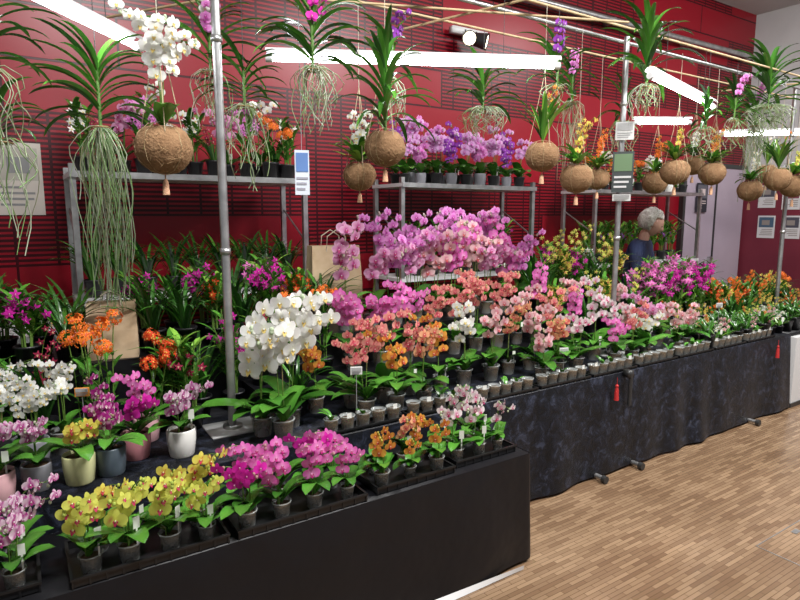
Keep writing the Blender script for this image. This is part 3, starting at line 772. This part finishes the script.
for r,(yy) in enumerate((3.42,3.66)):
    x=-.5+r*.07
    while x<4.62:
        s=R0.uniform(.9,1.08); st=.17
        if x<.26: k=R0.choice([('dendro',('magenta',.42,6,3,.05,'black',1)),('strap',(None,.4,24,0,'black',1)),('strap',(None,.44,26,0,'black',0))])
        elif x<.54:
            x=.60; continue
        elif x<1.62: 
            k=R0.choice([('dendro',('magenta',.5,6,5,.055,'black',3)),('dendro',('hotpink',.5,6,4,.055,'black',2)),('dendro',('orangered',.46,6,3,.05,'black',1)),('strap',(None,.42,26,0,'black',2)),('strap',(None,.42,26,0,'black',0))])
        elif x<2.15: 
            if r==1 and x>1.6: x=2.28; continue
            k=('phal',PH('pinkstripe',.68,2,7,.105)); st=.2
        elif x<3.42: k=('phal',(R0.choice(['lavender','lavender','pinkstripe','hotpink','palepink']) if r==0 else R0.choice(['lavender','lavender','lavender','pinkstripe']),[.7,.88][r],2+R0.randint(0,1),8,.1,'clear',.24,R0.randint(0,3))); st=.165
        else: k=R0.choice([('dendro',('yellow',.55,6,7,.055,'black',1)),('strap',('yellowgreen',.5,20,3,'black',1)),('dendro',('white',.5,6,6,.055,'black',3)),('strap',(None,.5,24,0,'black',2)),('dendro',('magenta',.5,6,6,.05,'black',2))])
        plant(k[0],k[1],x,yy,1.05,s); x+=st
for r,yy in enumerate((2.62,2.75,2.9,3.07,3.24,3.4)):
    x=4.72
    while x<7.4:
        if r<3 and x<6.4: k=R0.choice([('small',('palepink',.2,1)),('small',('white',.2,2)),('small',('yellowgreen',.2,3)),('strap',(None,.16,14,0,'black',3)),('strap',(None,.18,16,0,'black',1)),('strap',(None,.16,14,0,'black',0)),('small',('orangeyellow',.22,2))])
        elif r<4: k=R0.choice([('small',('orange',.28,1)),('small',('orangeyellow',.28,2)),('small',('yellow',.28,3)),('small',('orangered',.28,4)),('strap',('orange',.26,14,2,'black',4)),('small',('yellow',.28,5)),('strap',(None,.26,16,0,'black',3)),('strap',(None,.26,16,0,'black',1))])
        else: k=R0.choice([('dendro',('orangered',.45,6,5,.05,'black',3)),('strap',(None,.42,22,0,'black',2)),('strap',('orange',.38,18,3,'black',4)),('strap',('yellow',.38,18,3,'black',4)),('epid',('orange',.42,4,3)),('dendro',('yellow',.42,6,5,.055,'black',1)),('strap',(None,.4,22,0,'black',1))]) if x>5.7 else R0.choice([('dendro',('magenta',.72,7,7,.065,'black',2)),('dendro',('hotpink',.72,7,6,.065,'black',3)),('strap',(None,.6,24,0,'black',2))])
        if abs(x-6.9)>.15 or abs(yy-3.1)>.12: plant(k[0],k[1],x,yy,T,R0.uniform(.9,1.1))
        x+=.15 if r<4 else .19
def pot_row(x0,x1,y,seed):
    rng=random.Random(seed); root=empty('seedling_pot_tray',((x0+x1)/2,y,T)); w=x1-x0
    col_obj('plastic_tray',tray_mesh(w,.085,.02),(0,0,0),0,1,root)
    mb=MB(); n=int(w/.085)
    for i in range(n):
        x=-w/2+.045+(w-.09)*i/max(1,n-1); m2=MB(); pot(m2,'clear',.038,.075,rng)
        for j in range(rng.choice([0,0,2,4])): leaf(m2,(0,0,.06),rng.uniform(0,6.28),rng.uniform(.05,.1),.03,rad(60),rad(-10),rng.choice([GREEN,GREEN2]),rng,seg=4)
        if rng.random()<.35: label(m2,(0,-.02,.04),rng.uniform(-.4,.1),.025,.03,.02)
        b=len(mb.v); mb.v+=[(a+x,c,d+.005) for a,c,d in m2.v]; mb.c+=m2.c; mb.f+=[tuple(q+b for q in f) for f in m2.f]; mb.m+=m2.m
    col_obj('seedling_pots',mb.mesh('seedling_pots'),(0,0,0),0,1,root)
for i in range(9): pot_row(1.22+i*.5,1.68+i*.5,2.585,i)

# ------------------------------------------------------------ person
def person(x,y,z0,rz):
    root=empty('person',(x,y,z0)); root.rotation_euler=(0,0,rz)
    M_SKIN=simple('skin',(.6,.34,.26),.5); M_SHIRT=noisy('dark_blue_jacket',(.008,.01,.035),(.018,.03,.09),8,.8); M_TR=simple('trousers',(.03,.03,.04),.8); M_HAIR=noisy('white_grey_hair',(.42,.39,.34),(.8,.78,.74),60,.7); M_SH=simple('shoes',(.02,.02,.02),.5); M_EYE=simple('eye',(.05,.04,.04),.2); M_LIP=simple('lip',(.45,.17,.15),.5)
    def skin(name,vs,es,rs,mat,sub=2):
        me=bpy.data.meshes.new(name); me.from_pydata(vs,es,[]); o=bpy.data.objects.new(name,me); sc.collection.objects.link(o); o.parent=root
        md=o.modifiers.new('s','SKIN'); 
        for i,v in enumerate(me.skin_vertices[0].data): v.radius=rs[i] if isinstance(rs[i],tuple) else (rs[i],rs[i])
        me.skin_vertices[0].data[0].use_root=True
        sb=o.modifiers.new('ss','SUBSURF'); sb.levels=sub; sb.render_levels=sub
        me.materials.append(mat)
        return o
    # slightly stooped over the plants, arms forward
    skin('jacket',[(0,0,.95),(0,-.01,1.1),(0,-.04,1.3),(0,-.08,1.47),(.12,-.08,1.47),(-.12,-.08,1.47),(.185,-.09,1.39),(-.185,-.09,1.39),(.22,-.16,1.15),(-.22,-.12,1.15),(.18,-.36,1.06),(-.2,-.33,1.02),(0,-.10,1.54)],
      [(0,1),(1,2),(2,3),(3,4),(3,5),(4,6),(5,7),(6,8),(7,9),(8,10),(9,11),(3,12)],[(.17,.12),(.16,.115),(.18,.12),(.13,.1),.085,.085,.07,.07,.052,.052,.04,.04,.075],M_SHIRT)
    skin('trousers',[(0,0,.95),(.09,0,.88),(-.09,0,.88),(.1,-.01,.5),(-.1,-.01,.5),(.1,.01,.1),(-.1,.01,.1)],[(0,1),(0,2),(1,3),(2,4),(3,5),(4,6)],[(.15,.12),.1,.1,.07,.07,.05,.05],M_TR)
    for s in (-1,1):
        hx,hy,hz=(.18,-.37,1.055) if s>0 else (-.2,-.34,1.015)
        skin('shoe_%d'%(s+2),[(s*.1,.04,.05),(s*.1,-.08,.045),(s*.1,-.17,.035)],[(0,1),(1,2)],[.045,.045,.035],M_SH)
        skin('palm_%d'%(s+2),[(hx,hy,hz),(hx,hy-.06,hz-.015),(hx,hy-.09,hz-.02)],[(0,1),(1,2)],[.024,(.034,.018),(.034,.015)],M_SKIN)
        for i in range(4):
            fx=hx+(i-1.5)*.019; l=[.06,.075,.07,.055][i]; y0=hy-.08; z1=hz-.02
            skin('finger_%d_%d'%(s+2,i),[(fx,y0,z1),(fx,y0-.02-l*.4,z1-.005),(fx,y0-.02-l*.75,z1-.025),(fx,y0-.02-l*.85,z1-.05)],[(0,1),(1,2),(2,3)],[.009,.0085,.008,.007],M_SKIN,1)
        skin('thumb_%d'%(s+2),[(hx-s*.02,hy-.02,hz-.015),(hx-s*.05,hy-.05,hz-.025),(hx-s*.06,hy-.08,hz-.035)],[(0,1),(1,2)],[.012,.011,.009],M_SKIN,1)
    skin('neck',[(0,-.09,1.5),(0,-.125,1.66)],[(0,1)],[.06,.056],M_SKIN)
    hd=empty('head_pivot',(0,-.13,1.63)); hd.parent=root; hd.rotation_euler=(rad(24),0,rad(20))
    def sph(name,c,r,fn,mat,seg=24,ring=18):
        bm=bmesh.new(); bmesh.ops.create_uvsphere(bm,u_segments=seg,v_segments=ring,radius=1)
        for v in bm.verts:
            p=fn(v.co.copy()); v.co=V((c[0]+p.x*r[0],c[1]+p.y*r[1]+.01,c[2]+p.z*r[2]-1.64))
        for f in bm.faces: f.smooth=True
        me=bpy.data.meshes.new(name); bm.to_mesh(me); me.materials.append(mat)
        o=bpy.data.objects.new(name,me); sc.collection.objects.link(o); o.parent=hd; return o
    def hf(p):
        if p.z<0: k=1+.28*p.z; p.x*=k; p.y=p.y*(1+.12*p.z)-.0
        if p.y<-.6 and abs(p.x)<.22 and -.35<p.z<.15: p.y-=.22*(1-abs(p.x)/.22)*(1-abs(p.z+.15)/.3)
        if p.y<-.5 and .1<abs(p.x)<.5 and 0<p.z<.25: p.y+=.07
        return p
    sph('head',(0,-.03,1.73),(.082,.102,.122),hf,M_SKIN,36,28)
    for s in (-1,1):
        sph('eye_%d'%(s+2),(s*.03,-.116,1.742),(.011,.009,.008),lambda p:p,M_EYE,10,8)
        sph('ear_%d'%(s+2),(s*.084,-.02,1.73),(.012,.024,.034),lambda p:p,M_SKIN,10,8)
    sph('mouth',(0,-.12,1.672),(.024,.008,.007),lambda p:p,M_LIP,10,6)
    def hair(p):
        q=1+.16*noise.noise(p*3)+.07*noise.noise(p*9)
        p*=q
        if p.y<-.3 and p.z<.35: p.y=-.3+(p.y+.3)*.1; p.x*=.98
        if p.z<-.8: p.z=-.8
        return p
    sph('hair',(0,.01,1.76),(.112,.122,.132),hair,M_HAIR,40,30)
    return root
person(5.5,3.92,0,.3)

# ------------------------------------------------------------ lights
w=bpy.data.worlds.new('world'); sc.world=w; w.use_nodes=True
w.node_tree.nodes['Background'].inputs[0].default_value=(.92,.94,1,1); w.node_tree.nodes['Background'].inputs[1].default_value=.28
def area(name,loc,tgt,sx,sy,e,col=(1,.985,.97)):
    l=bpy.data.lights.new(name,'AREA'); l.shape='RECTANGLE'; l.size=sx; l.size_y=sy; l.energy=e; l.color=col
    o=bpy.data.objects.new(name,l); sc.collection.objects.link(o); o.location=loc
    o.rotation_euler=(V(tgt)-V(loc)).to_track_quat('-Z','Y').to_euler()
area('added_fill_light',(1.0,.6,4.6),(1.0,2.4,.8),1.3,.5,220)  # unseen area lamps under the ceiling, added as fill for the display
area('added_fill_light',(4.6,.4,4.6),(4.4,2.4,.8),1.3,.5,245)
area('added_fill_light',(7.5,1.6,4.6),(7.2,3.0,.8),1.2,.5,120)
# ------------------------------------------------------------ camera
c=bpy.data.cameras.new('camera'); co=bpy.data.objects.new('camera',c); sc.collection.objects.link(co)
co.location=(0,0,1.8); co.rotation_euler=(rad(90)-math.atan(85/590),0,rad(57-90)); c.sensor_width=36; c.lens=590/800*36
c.clip_end=60
sc.camera=co
